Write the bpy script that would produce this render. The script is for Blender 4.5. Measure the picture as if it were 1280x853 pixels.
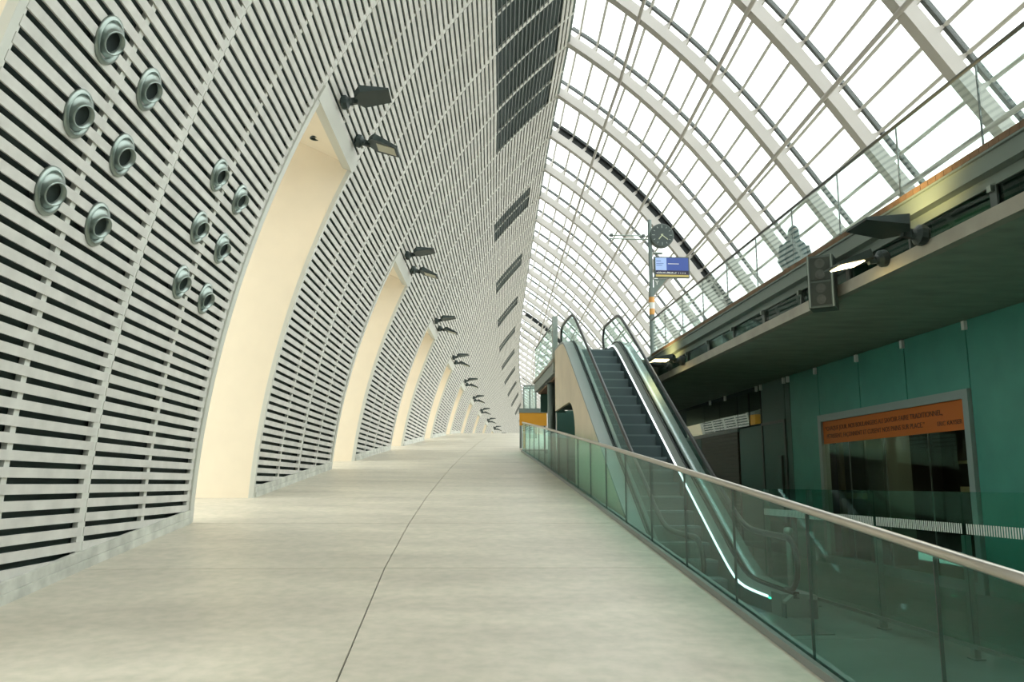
import bpy, math, random
import numpy as np
from mathutils import Vector, Matrix
random.seed(4)
scene = bpy.context.scene
C = scene.collection
for o in list(bpy.data.objects): bpy.data.objects.remove(o)

# ------------------------------------------------------------------ camera
ZO = 1.5                       # eye height above the lower floor (z = 0)
F_PX, HOR = 1057.87, 605.17
PITCH = math.atan((HOR - 426.5) / F_PX)
cam = bpy.data.cameras.new('camera'); cam_o = bpy.data.objects.new('camera', cam); C.objects.link(cam_o)
cam.sensor_fit = 'HORIZONTAL'; cam.sensor_width = 36.0; cam.lens = F_PX / 1280 * 36
cam.clip_start = 0.05; cam.clip_end = 800
cam_o.location = (0, 0, ZO); cam_o.rotation_euler = (math.pi / 2 + PITCH, 0, 0)
scene.camera = cam_o

# ------------------------------------------------------------------ sky and exposure
world = bpy.data.worlds.new('overcast_sky'); scene.world = world; world.use_nodes = True
bg = world.node_tree.nodes['Background']
bg.inputs[0].default_value = (0.965, 1.0, 0.985, 1); bg.inputs[1].default_value = 1.9
scene.view_settings.view_transform = 'Standard'; scene.view_settings.look = 'None'
scene.view_settings.gamma = 1; scene.view_settings.use_curve_mapping = False
scene.view_settings.exposure = 0.92
try:
    scene.cycles.transparent_max_bounces = 32; scene.cycles.max_bounces = 10
except Exception: pass

# ------------------------------------------------------------------ materials
def mat(name, col, rough=.6, metal=0., noise=0., nscale=6., spec=.5, emit=None, estr=0., bump=0., stretch=None, col2=None):
    m = bpy.data.materials.new(name); m.use_nodes = True
    nt = m.node_tree; b = nt.nodes['Principled BSDF']
    b.inputs['Base Color'].default_value = (*col, 1); b.inputs['Roughness'].default_value = rough
    b.inputs['Metallic'].default_value = metal; b.inputs['Specular IOR Level'].default_value = spec
    if emit: b.inputs['Emission Color'].default_value = (*emit, 1); b.inputs['Emission Strength'].default_value = estr
    if noise or bump:
        tc = nt.nodes.new('ShaderNodeTexCoord'); mp = nt.nodes.new('ShaderNodeMapping')
        nz = nt.nodes.new('ShaderNodeTexNoise'); nz.inputs['Scale'].default_value = nscale; nz.inputs['Detail'].default_value = 6
        nt.links.new(tc.outputs['Object'], mp.inputs[0]); nt.links.new(mp.outputs[0], nz.inputs['Vector'])
        if stretch: mp.inputs['Scale'].default_value = stretch
        if noise:
            rp = nt.nodes.new('ShaderNodeValToRGB')
            rp.color_ramp.elements[0].position = .3; rp.color_ramp.elements[1].position = .7
            lo = tuple(max(0, c * (1 - noise)) for c in col); hi = tuple(min(1, c * (1 + noise)) for c in col)
            if col2: lo, hi = col, col2
            rp.color_ramp.elements[0].color = (*lo, 1); rp.color_ramp.elements[1].color = (*hi, 1)
            nt.links.new(nz.outputs['Fac'], rp.inputs[0]); nt.links.new(rp.outputs[0], b.inputs['Base Color'])
        if bump:
            bp = nt.nodes.new('ShaderNodeBump'); bp.inputs['Strength'].default_value = bump; bp.inputs['Distance'].default_value = .01
            nt.links.new(nz.outputs['Fac'], bp.inputs['Height']); nt.links.new(bp.outputs[0], b.inputs['Normal'])
    return m
def glass(name, tint, refl=.08, rough=0.0):
    m = bpy.data.materials.new(name); m.use_nodes = True; nt = m.node_tree
    for n in list(nt.nodes): nt.nodes.remove(n)
    out = nt.nodes.new('ShaderNodeOutputMaterial'); mx = nt.nodes.new('ShaderNodeMixShader')
    tr = nt.nodes.new('ShaderNodeBsdfTransparent'); gl = nt.nodes.new('ShaderNodeBsdfGlossy')
    lw = nt.nodes.new('ShaderNodeLayerWeight'); lw.inputs[0].default_value = .5
    pw = nt.nodes.new('ShaderNodeMath'); pw.operation = 'POWER'; pw.inputs[1].default_value = 4.0
    mu = nt.nodes.new('ShaderNodeMath'); mu.operation = 'MULTIPLY_ADD'; mu.inputs[1].default_value = .75 * refl; mu.inputs[2].default_value = .042 * refl
    mu.use_clamp = True
    tr.inputs[0].default_value = (*tint, 1); gl.inputs['Roughness'].default_value = rough
    gl.inputs[0].default_value = (.95, 1, .98, 1)
    nt.links.new(lw.outputs['Facing'], pw.inputs[0]); nt.links.new(pw.outputs[0], mu.inputs[0]); nt.links.new(mu.outputs[0], mx.inputs[0])
    nt.links.new(tr.outputs[0], mx.inputs[1]); nt.links.new(gl.outputs[0], mx.inputs[2]); nt.links.new(mx.outputs[0], out.inputs[0])
    return m
M = {}
M['slat'] = mat('painted slat wood', (.605, .588, .545), .7, noise=.10, nscale=3.5, spec=.12)
M['slat_dark'] = mat('dark window fin', (.10, .115, .105), .6)
M['batten'] = mat('batten wood', (.62, .62, .565), .65)
M['back'] = mat('dark lining', (.055, .078, .072), .7, spec=.2)
M['plinth'] = mat('weathered plinth', (.55, .55, .49), .7, noise=.22, nscale=4)
M['cream'] = mat('cream plaster', (.80, .70, .545), .7, noise=.02, nscale=3)
M['frame'] = mat('pale door frame metal', (.56, .56, .50), .5)
M['floor'] = mat('pale concrete', (.49, .455, .375), .42, noise=1, nscale=1.1, spec=.35, stretch=(.5, 1.6, 1), col2=(.64, .595, .49))
nt = M['floor'].node_tree
nz2 = nt.nodes.new('ShaderNodeTexNoise'); nz2.inputs['Scale'].default_value = 9; nz2.inputs['Detail'].default_value = 8
tcf = [n for n in nt.nodes if n.type == 'TEX_COORD'][0]; nt.links.new(tcf.outputs['Object'], nz2.inputs['Vector'])
rp2 = nt.nodes.new('ShaderNodeValToRGB'); rp2.color_ramp.elements[0].position = .3; rp2.color_ramp.elements[1].position = .65
rp2.color_ramp.elements[0].color = (.86, .88, .85, 1); rp2.color_ramp.elements[1].color = (1.04, 1.02, 1.02, 1)
mxf = nt.nodes.new('ShaderNodeMix'); mxf.data_type = 'RGBA'; mxf.blend_type = 'MULTIPLY'; mxf.inputs[0].default_value = 1
old = [l for l in nt.links if l.to_socket.name == 'Base Color'][0].from_socket
nt.links.new(nz2.outputs['Fac'], rp2.inputs[0]); nt.links.new(old, mxf.inputs[6]); nt.links.new(rp2.outputs[0], mxf.inputs[7])
nt.links.new(mxf.outputs[2], nt.nodes['Principled BSDF'].inputs['Base Color'])
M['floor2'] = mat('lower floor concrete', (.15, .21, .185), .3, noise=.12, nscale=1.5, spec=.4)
M['joint'] = mat('dark floor joint', (.13, .13, .12), .8)
M['rib'] = mat('painted steel rib', (.50, .475, .445), .5)
M['mull'] = mat('grey glazing bar', (.075, .085, .08), .5)
M['purlin'] = mat('purlin steel', (.58, .57, .52), .5)
M['black'] = mat('black rubber joint', (.012, .016, .016), .6)
M['vglass'] = glass('roof glass', (.985, 1, .995), .5)
M['rglass'] = glass('tinted railing glass', (.67, .87, .825), .42)
M['pglass'] = glass('parapet glass', (.92, .985, .97), 1.5)
M['eglass'] = glass('escalator glass', (.86, .95, .925), .5)
M['sglass'] = glass('strip window glass', (.6, .7, .66), 1.1)
M['bglass'] = glass('deck band glass', (.55, .70, .66), .45)
M['wglass'] = glass('shop window glass', (.86, .90, .86), .35)
M['steel'] = mat('brushed stainless steel', (.50, .47, .42), .32, 1.0)
M['steel2'] = mat('satin aluminium', (.27, .295, .28), .5, .45)
M['dsteel'] = mat('dark painted steel', (.075, .10, .092), .45)
M['gsteel'] = mat('grey green steel', (.17, .215, .195), .45, .2)
M['wframe'] = mat('grey window frame', (.27, .345, .325), .45)
M['kerb'] = mat('grey kerb metal', (.23, .24, .22), .5, .3)
M['concrete'] = mat('slab concrete', (.34, .325, .27), .75, noise=.12, nscale=3)
M['soffit'] = mat('soffit concrete', (.29, .34, .275), .8, noise=.18, nscale=1.6, stretch=(1, 3, 1))
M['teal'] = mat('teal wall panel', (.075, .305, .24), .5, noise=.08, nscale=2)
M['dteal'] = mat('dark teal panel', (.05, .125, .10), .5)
M['djoint'] = mat('panel joint', (.012, .04, .034), .8)
M['plank'] = mat('brown deck plank', (.15, .09, .048), .7, noise=.25, nscale=8)
M['orange'] = mat('orange sign film', (.52, .13, .014), .55)
M['ink'] = mat('dark print', (.05, .03, .02), .6)
M['yellow'] = mat('orange yellow panel', (.72, .33, .015), .45)
M['beige'] = mat('beige cladding', (.70, .60, .44), .55, noise=.06, nscale=2)
M['step'] = mat('escalator step', (.15, .205, .21), .45, .3)
M['stepr'] = mat('escalator riser', (.09, .13, .135), .5, .3)
M['rubber'] = mat('black handrail', (.016, .02, .02), .35)
M['led'] = mat('led strip', (.9, .95, 1), .4, emit=(.9, .97, 1), estr=1.5)
M['green'] = mat('green indicator', (.05, .6, .3), .4, emit=(.05, .8, .4), estr=2)
M['warm'] = mat('lit lens', (1, .9, .6), .4, emit=(1, .80, .40), estr=12)
M['lens'] = mat('unlit lens', (.50, .48, .36), .35)
M['galv'] = mat('galvanised steel', (.30, .35, .32), .35, .9)
M['hole'] = mat('nozzle bore', (.02, .03, .028), .6)
M['flood'] = mat('floodlight body', (.032, .05, .047), .5)
M['speaker'] = mat('speaker body', (.10, .13, .115), .6)
M['grille'] = mat('speaker grille', (.05, .06, .05), .8)
M['cone'] = mat('speaker cone', (.085, .095, .08), .7)
M['screen'] = mat('screen blue', (.03, .07, .30), .3, emit=(.03, .075, .36), estr=.12)
M['screen2'] = mat('screen pale blue', (.3, .42, .7), .3, emit=(.35, .48, .78), estr=.18)
M['screen3'] = mat('screen yellow strip', (.5, .4, .12), .3, emit=(.5, .4, .12), estr=.1)
M['screen4'] = mat('screen dark strip', (.015, .01, .05), .3)
M['white'] = mat('white mark', (.8, .82, .78), .5)
M['dial'] = mat('clock dial', (.035, .055, .052), .4)
M['hand'] = mat('clock hand', (.55, .6, .42), .5)
M['band'] = mat('orange band', (.72, .36, .10), .5)
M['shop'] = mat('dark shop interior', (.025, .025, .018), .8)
M['shopw'] = mat('shop yellow cupboard', (.40, .21, .025), .6)
M['shopc'] = mat('shop cream', (.42, .38, .22), .6)
M['shopg'] = mat('shop grey steel', (.14, .17, .145), .5)
M['shutter'] = mat('roller shutter', (.11, .105, .085), .6)
M['shoplamp'] = mat('shop tube lamp', (1, .9, .7), .4, emit=(1, .85, .55), estr=7)
M['coat'] = mat('dark coat', (.05, .085, .09), .8)
M['skin'] = mat('skin', (.35, .22, .16), .6)
M['hair'] = mat('dark hair', (.03, .035, .035), .7)
M['ground'] = mat('outdoor ground', (.30, .30, .27), .9)

# ------------------------------------------------------------------ frames
KN = np.array([-30, -5, 8, 16, 30, 55, 85, 160.]); HK = np.radians([-7., -7., -3.03, -.59, .61, 1.16, 3.21, 8.74])
SG = np.linspace(-30, 160, 1901); HD = np.interp(SG, KN, HK)
for _ in range(30): HD = np.concatenate([[HD[0]], (HD[:-2] + 2 * HD[1:-1] + HD[2:]) / 4, [HD[-1]]])
XS = np.concatenate([[0], np.cumsum(np.sin((HD[1:] + HD[:-1]) / 2) * .1)]); YS = np.concatenate([[0], np.cumsum(np.cos((HD[1:] + HD[:-1]) / 2) * .1)])
XS -= np.interp(0, SG, XS); YS -= np.interp(0, SG, YS)
def hd(s): return float(np.interp(s, SG, HD))
def S(s, n, z):
    """hall frame: s along the curved hall, n to the right, z above eye level"""
    a = hd(s)
    return Vector((float(np.interp(s, SG, XS)) + n * math.cos(a), float(np.interp(s, SG, YS)) - n * math.sin(a), z + ZO))
AZ = math.radians(-4.4); DA = Vector((math.sin(AZ), math.cos(AZ), 0)); DE = Vector((math.cos(AZ), -math.sin(AZ), 0))
def E(e, a, z): return DE * e + DA * a + Vector((0, 0, z + ZO))
MOD, SB = 3.0156, 8.6533
def sm(i): return SB + i * MOD
CP = (-3.55, .32, .93, -.07, .05)
def prof(z): t = z / 5; return CP[0] + CP[1] * t + CP[2] * t * t + CP[3] * t ** 3 + CP[4] * t ** 4
def dprof(z): return (prof(z + .01) - prof(z - .01)) / .02
def sig(s): return 1 + .0499 * (s / 50) - .0473 * (s / 50) ** 2
def nu(s): return 1 - .6009 * max(0, s - 20) / 100
def wn(s, zeta): return CP[0] + nu(s) * (prof(zeta) - CP[0])
def WP(s, zeta, off=0.):
    """point on the slatted wall; off is measured from the slat face towards the hall"""
    dn = nu(s) * dprof(zeta); L = math.hypot(1, dn)
    return S(s, wn(s, zeta) + off / L, zeta * sig(s) - off * dn / L)
ZR = 11.3
def ramp(s): return min(3.28, max(-1.5, -1.7 + .104 * s - .000252 * s * s)) if s < 60 else 3.28
PR = (-1.14723, 4.31342, -8.87787, 13.92585)
def profR(z): t = z / 5; return ((PR[0] * t + PR[1]) * t + PR[2]) * t + PR[3]
def ridge_shift(s): return wn(s, ZR) - wn(10, ZR)

# ------------------------------------------------------------------ mesh helpers
class MB:
    def __init__(self): self.v = []; self.f = []; self.mi = []; self.sm = False
    def hexa(self, p, mi=0):       # p: bottom 4 ccw, top 4 ccw
        k = len(self.v); self.v += [tuple(q) for q in p]
        for f in ((3, 2, 1, 0), (4, 5, 6, 7), (0, 1, 5, 4), (1, 2, 6, 5), (2, 3, 7, 6), (3, 0, 4, 7)):
            self.f.append(tuple(k + i for i in f)); self.mi.append(mi)
        return self
    def boxE(self, e0, e1, a0, a1, z0, z1, mi=0):
        return self.hexa([E(e0, a0, z0), E(e1, a0, z0), E(e1, a1, z0), E(e0, a1, z0), E(e0, a0, z1), E(e1, a0, z1), E(e1, a1, z1), E(e0, a1, z1)], mi)
    def box(self, x0, x1, y0, y1, z0, z1, mi=0):
        return self.hexa([(x0, y0, z0), (x1, y0, z0), (x1, y1, z0), (x0, y1, z0), (x0, y0, z1), (x1, y0, z1), (x1, y1, z1), (x0, y1, z1)], mi)
    def prism(self, A, B, mi=0):   # two matching polygons
        k = len(self.v); n = len(A); self.v += [tuple(q) for q in A] + [tuple(q) for q in B]
        self.f.append(tuple(range(k, k + n))); self.f.append(tuple(range(k + 2 * n - 1, k + n - 1, -1))); self.mi += [mi, mi]
        for i in range(n):
            j = (i + 1) % n; self.f.append((k + i, k + n + i, k + n + j, k + j)); self.mi.append(mi)
        return self
    def loft(self, rings, mi=0, closed=False, cap=True):
        k = len(self.v); n = len(rings[0])
        for r in rings: self.v += [tuple(q) for q in r]
        R = len(rings)
        for i in range(R if closed else R - 1):
            a = k + i * n; b = k + ((i + 1) % R) * n
            for j in range(n):
                j2 = (j + 1) % n; self.f.append((a + j, a + j2, b + j2, b + j)); self.mi.append(mi)
        if cap and not closed:
            self.f.append(tuple(range(k + n - 1, k - 1, -1))); self.f.append(tuple(range(k + (R - 1) * n, k + R * n))); self.mi += [mi, mi]
        return self
    def tube(self, pts, r, n=8, mi=0, ry=None, up=Vector((0, 0, 1)), cap=True):
        pts = [Vector(p) for p in pts]; rings = []
        for i, p in enumerate(pts):
            d = (pts[min(i + 1, len(pts) - 1)] - pts[max(i - 1, 0)]).normalized()
            u = up if abs(d.dot(up)) < .98 else Vector((1, 0, 0))
            x = d.cross(u).normalized(); y = x.cross(d).normalized()
            rad = r[i] if isinstance(r, (list, tuple)) else r
            rings.append([p + x * (rad * math.cos(2 * math.pi * j / n)) + y * ((ry or rad) * math.sin(2 * math.pi * j / n)) for j in range(n)])
        return self.loft(rings, mi, cap=cap)
    def lathe(self, o, axis, prof_, n=24, mi=0, cap=True):   # prof_: (distance along axis, radius)
        axis = Vector(axis).normalized(); u = Vector((0, 0, 1)) if abs(axis.z) < .9 else Vector((1, 0, 0))
        x = axis.cross(u).normalized(); y = x.cross(axis)
        return self.loft([[Vector(o) + axis * t + x * (r * math.cos(2 * math.pi * j / n)) + y * (r * math.sin(2 * math.pi * j / n)) for j in range(n)] for t, r in prof_], mi, cap=cap)
    def build(self, name, mats, parent=None, smooth=False):
        me = bpy.data.meshes.new(name); me.from_pydata(self.v, [], self.f)
        mats = mats if isinstance(mats, (list, tuple)) else [mats]
        for m in mats: me.materials.append(M[m])
        if len(mats) > 1: me.polygons.foreach_set('material_index', self.mi)
        import bmesh
        bm = bmesh.new(); bm.from_mesh(me); bmesh.ops.recalc_face_normals(bm, faces=bm.faces); bm.to_mesh(me); bm.free()
        if smooth: me.polygons.foreach_set('use_smooth', [True] * len(me.polygons))
        o = bpy.data.objects.new(name, me); C.objects.link(o); o.parent = parent
        return o
def link_parent(o, p):
    o.parent = p
    return o
def tag(o, label=None, cat=None, group=None, kind=None):
    if label: o['label'] = label
    if cat: o['category'] = cat
    if group: o['group'] = group
    if kind: o['kind'] = kind
    return o
def empty(name, loc=(0, 0, 0)):
    o = bpy.data.objects.new(name, None); C.objects.link(o); o.empty_display_size = .1; o.location = loc
    return o
class Thing:
    """an Empty at the base; parts are built in world coordinates and shifted under it"""
    def __init__(self, name, loc, label, cat, group=None, kind=None):
        self.o = empty(name, loc); self.loc = Vector(loc); tag(self.o, label, cat, group, kind)
    def part(self, mb, name, mats, smooth=False, parent=None, label=None, kind=None):
        mb.v = [tuple(Vector(q) - self.loc) for q in mb.v]
        o = mb.build(name, mats, parent or self.o, smooth)
        tag(o, label, None, None, kind)
        return o
ORD = ['first', 'second', 'third', 'fourth', 'fifth', 'sixth', 'seventh', 'eighth', 'ninth', 'tenth', 'eleventh', 'twelfth', 'thirteenth', 'fourteenth']
S_END = 125.0
I_LAST = 38
I_0 = -9
DOORS = [i for i in range(-8, I_LAST, 3)]        # door modules (between sm(i) and sm(i+1))
def is_door(i): return (i - 1) % 3 == 0
HEAD = 5.60                                      # zeta of door heads

# ================================================================== STRUCTURE: floors
g = MB().box(-260, 260, -120, 400, -.45, -.35)
tag(g.build('ground', 'ground'), 'grey outdoor ground around the hall', 'ground', kind='structure')

def rail_e(a): return 2.25 + .29 * a / 29.5      # railing line
def e_of(p): return p.dot(DE)
def edge_right(s):
    # point on the right border of the ramp at hall position s (along the railing line, then wider)
    y = S(s, 0, 0).y
    if s < 30.2:
        a = y / math.cos(AZ) ; e = rail_e(a)
        for _ in range(5):
            p = E(e, a, 0); a += (y - p.y); e = rail_e(a)
        return E(e + .03, a, 0)
    if s < 52: return E(7.3, y / math.cos(AZ) + 7.3 * math.tan(AZ), 0)
    return S(s, 8.0, 0)
fl = Thing('floor', S(4, 0, -1.5), 'pale concrete ramp floor rising along the slatted wall', 'floor', kind='structure')
GAP = .006
under = MB()
def floor_pt(s, n): p = S(s, n, 0); p.z = ramp(s) + ZO; return p
NJ = -.63
edges = [-1.0, sm(-2)] + [sm(i) for i in range(0, I_LAST + 1)] + [S_END + 3]
edges = [-21.0, -16, -11, -6.0] + edges
splitk = 0
e2 = []
for s in edges:
    if e2 and e2[-1] < 1.95 < s: e2.append(1.95)
    if e2 and e2[-1] < 30.2 < s: e2.append(30.2)
    if e2 and e2[-1] < 52 < s: e2.append(52)
    e2.append(s)
for s0, s1 in zip(e2[:-1], e2[1:]):
    r0 = edge_right(s0 + 1e-4); r1 = edge_right(s1 - 1e-4); r0.z = ramp(s0) + ZO; r1.z = ramp(s1) + ZO
    g2 = GAP
    for side in (0, 1):
        if side == 0: q = [floor_pt(s0, -5.6), floor_pt(s0, NJ), floor_pt(s1, NJ), floor_pt(s1, -5.6)]
        else: q = [floor_pt(s0, NJ), r0, r1, floor_pt(s1, NJ)]
        c = sum(q, Vector()) / 4
        # inset for the joints
        d = (q[3] - q[0]).normalized() * g2; w = (q[1] - q[0]).normalized() * g2
        qi = [q[0] + d + w * (side == 1), q[1] + d - w * (side == 0), q[2] - d - w * (side == 0), q[3] - d + w * (side == 1)]
        lo = [p - Vector((0, 0, .12)) for p in qi]
        fl.part(MB().hexa(lo + qi), 'floor_slab', 'floor')
    for qa, qb, qc, qd in ((floor_pt(s0, -5.6), floor_pt(s0, NJ), floor_pt(s1, NJ), floor_pt(s1, -5.6)), (floor_pt(s0, NJ), r0, r1, floor_pt(s1, NJ))):
        under.hexa([p - Vector((0, 0, .16)) for p in (qa, qb, qc, qd)] + [p - Vector((0, 0, .02)) for p in (qa, qb, qc, qd)])
fl.part(under, 'joint_filler', 'joint')
# side of the ramp towards the lower floor
side = MB()
aa = np.linspace(3.4, 30, 14)
for a0, a1 in zip(aa[:-1], aa[1:]):
    z0, z1 = ramp(a0) - .01, ramp(a1) - .01; e0, e1 = rail_e(a0) + .0, rail_e(a1) + .0
    side.hexa([E(e0, a0, -1.5), E(e0 + .1, a0, -1.5), E(e1 + .1, a1, -1.5), E(e1, a1, -1.5), E(e0, a0, z0), E(e0 + .1, a0, z0), E(e1 + .1, a1, z1), E(e1, a1, z1)])
side.boxE(2.6, 7.6, 30.0, 30.2, -1.5, 1.15)
fl.part(side, 'ramp_side', 'concrete')
# lower floor
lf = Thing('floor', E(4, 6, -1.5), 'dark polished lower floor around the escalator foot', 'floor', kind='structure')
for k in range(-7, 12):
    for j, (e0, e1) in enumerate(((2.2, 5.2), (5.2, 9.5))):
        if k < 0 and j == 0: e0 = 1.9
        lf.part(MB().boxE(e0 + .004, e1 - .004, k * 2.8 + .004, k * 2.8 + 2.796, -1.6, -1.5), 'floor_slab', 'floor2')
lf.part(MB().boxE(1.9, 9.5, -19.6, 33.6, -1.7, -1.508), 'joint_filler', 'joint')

# ================================================================== STRUCTURE: slatted left wall
wl = Thing('wall_left', S(3, wn(3, -1), -1.5), 'curved white slatted wall leaning over the ramp', 'wall', kind='structure')
PITCH_S, SLW, SLT = .1372, .083, .022
zz = np.linspace(-2.6, ZR, 4000); nn = np.array([prof(z) for z in zz])
al = np.concatenate([[0], np.cumsum(np.hypot(np.diff(zz), np.diff(nn)))])
lev = np.interp(np.arange(.05, al[-1] - .05, PITCH_S), al, zz)
lev2 = np.interp(np.arange(.05, al[-1] - .05, PITCH_S) + SLW, al, zz)
BIGWIN = (sm(1) + .02, sm(5) - .02, 9.42, 10.98)
def win_at(i, zeta):
    if 0 <= i < 5 and 9.42 < zeta < 10.98: return True
    if is_door(i) and i >= 7 and 9.3 < zeta < 10.75: return True
    return False
SL = []     # (approx pixel size, mesh builder, kind)
for i in range(I_0, I_LAST):
    s0, s1 = sm(i) + .035, sm(i + 1) - .012
    segs = 1 if i < 12 else 1
    for k in range(len(lev)):
        za, zb = lev[k], min(lev2[k], ZR)
        if zb * sig(s0) < ramp(s0) + .02 and zb * sig(s1) < ramp(s1) + .02: continue
        if is_door(i) and za < HEAD: continue
        parts = [(s0, s1, False)]
        if is_door(i) and i >= 7 and win_at(i, za): parts = [(s0, s0 + .4, False), (s0 + .4, s1 - .28, True), (s1 - .28, s1, False)]
        elif win_at(i, za): parts = [(s0, s1, True)]
        for t0, t1, dark in parts:
            if dark: zb_ = za + (zb - za) * .38
            else: zb_ = zb
            m = MB()
            m.hexa([WP(t0, za, -SLT), WP(t0, za), WP(t1, za), WP(t1, za, -SLT), WP(t0, zb_, -SLT), WP(t0, zb_), WP(t1, zb_), WP(t1, zb_, -SLT)])
            c = (Vector(m.v[0]) + Vector(m.v[6])) / 2
            SL.append(((c - Vector((0, 0, ZO))).length + (0 if c.y > 4 else 60), m, dark))
SL.sort(key=lambda t: t[0])
rest = MB()
for k, (d, m, dark) in enumerate(SL):
    if k < 300: wl.part(m, 'slat', 'slat_dark' if dark else 'slat')
    else:
        o = len(rest.v); rest.v += m.v; rest.f += [tuple(o + i for i in f) for f in m.f]; rest.mi += [1 if dark else 0] * 6
wl.part(rest, 'slat_field', ['slat', 'slat_dark'], kind='stuff')
# battens behind the slats
def strip(mb, s, w, z0, z1, o0, o1, n=26):
    rings = []
    for z in np.linspace(z0, z1, n):
        rings.append([WP(s - w / 2, z, o0), WP(s + w / 2, z, o0), WP(s + w / 2, z, o1), WP(s - w / 2, z, o1)])
    mb.loft(rings)
for i in range(I_0, I_LAST + 1):
    s = sm(i); zf = (ramp(s) - .02) / sig(s)
    top = ZR
    b = MB(); strip(b, s - .015, .15, zf, top, -.06, -.009); wl.part(b, 'batten', 'batten')
    if i < I_LAST:
        s = sm(i + .5); zf = (ramp(s) - .02) / sig(s); z0 = HEAD + .1 if is_door(i) else zf
        b = MB(); strip(b, s, .085, z0, ZR, -.06, -.012); wl.part(b, 'batten', 'batten')
# dark lining behind (leaves door openings)
for i in range(I_0, I_LAST):
    s0, s1 = sm(i), sm(i + 1)
    z0 = HEAD if is_door(i) else -2.6
    b = MB(); rings = []
    for z in np.linspace(z0, ZR, 20): rings.append([WP(s0, z, -.16), WP(s1, z, -.16), WP(s1, z, -.08), WP(s0, z, -.08)])
    b.loft(rings); wl.part(b, 'lining_panel', 'back')
# panes of the high windows
def win_pane(s0, s1, z0, z1):
    w = MB(); w.hexa([WP(s0, z0, -.078), WP(s0, z0, -.07), WP(s1, z0, -.07), WP(s1, z0, -.078), WP(s0, z1, -.078), WP(s0, z1, -.07), WP(s1, z1, -.07), WP(s1, z1, -.078)])
    wl.part(w, 'window_pane', 'back')
for i in range(0, 5): win_pane(sm(i) + .08, sm(i + 1) - .06, 9.45, 11.0)
for i in range(7, I_LAST, 3): win_pane(sm(i) + .45, sm(i + 1) - .3, 9.3, 10.7)
# plinth boards along the foot
bl = Thing('baseboard_left', S(3, wn(3, -1), -1.4), 'weathered pale plinth boards along the foot of the slatted wall', 'plinth', kind='structure')
for i in range(I_0, I_LAST):
    if is_door(i): continue
    for h0, h1, off in ((-.05, .085, .05), (.087, .175, .035)):
        p = []
        for h in (h0, h1):
            for s, o in ((sm(i), -.02), (sm(i), off), (sm(i + 1), off), (sm(i + 1), -.02)):
                z = (ramp(s) + h) / sig(s); q = WP(s, z, 0); a = hd(s)
                q = S(s, wn(s, (ramp(s)) / sig(s)) + o + .02 * h, ramp(s) + h); p.append(q)
        bl.part(MB().hexa(p), 'plinth_board', 'plinth')
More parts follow.
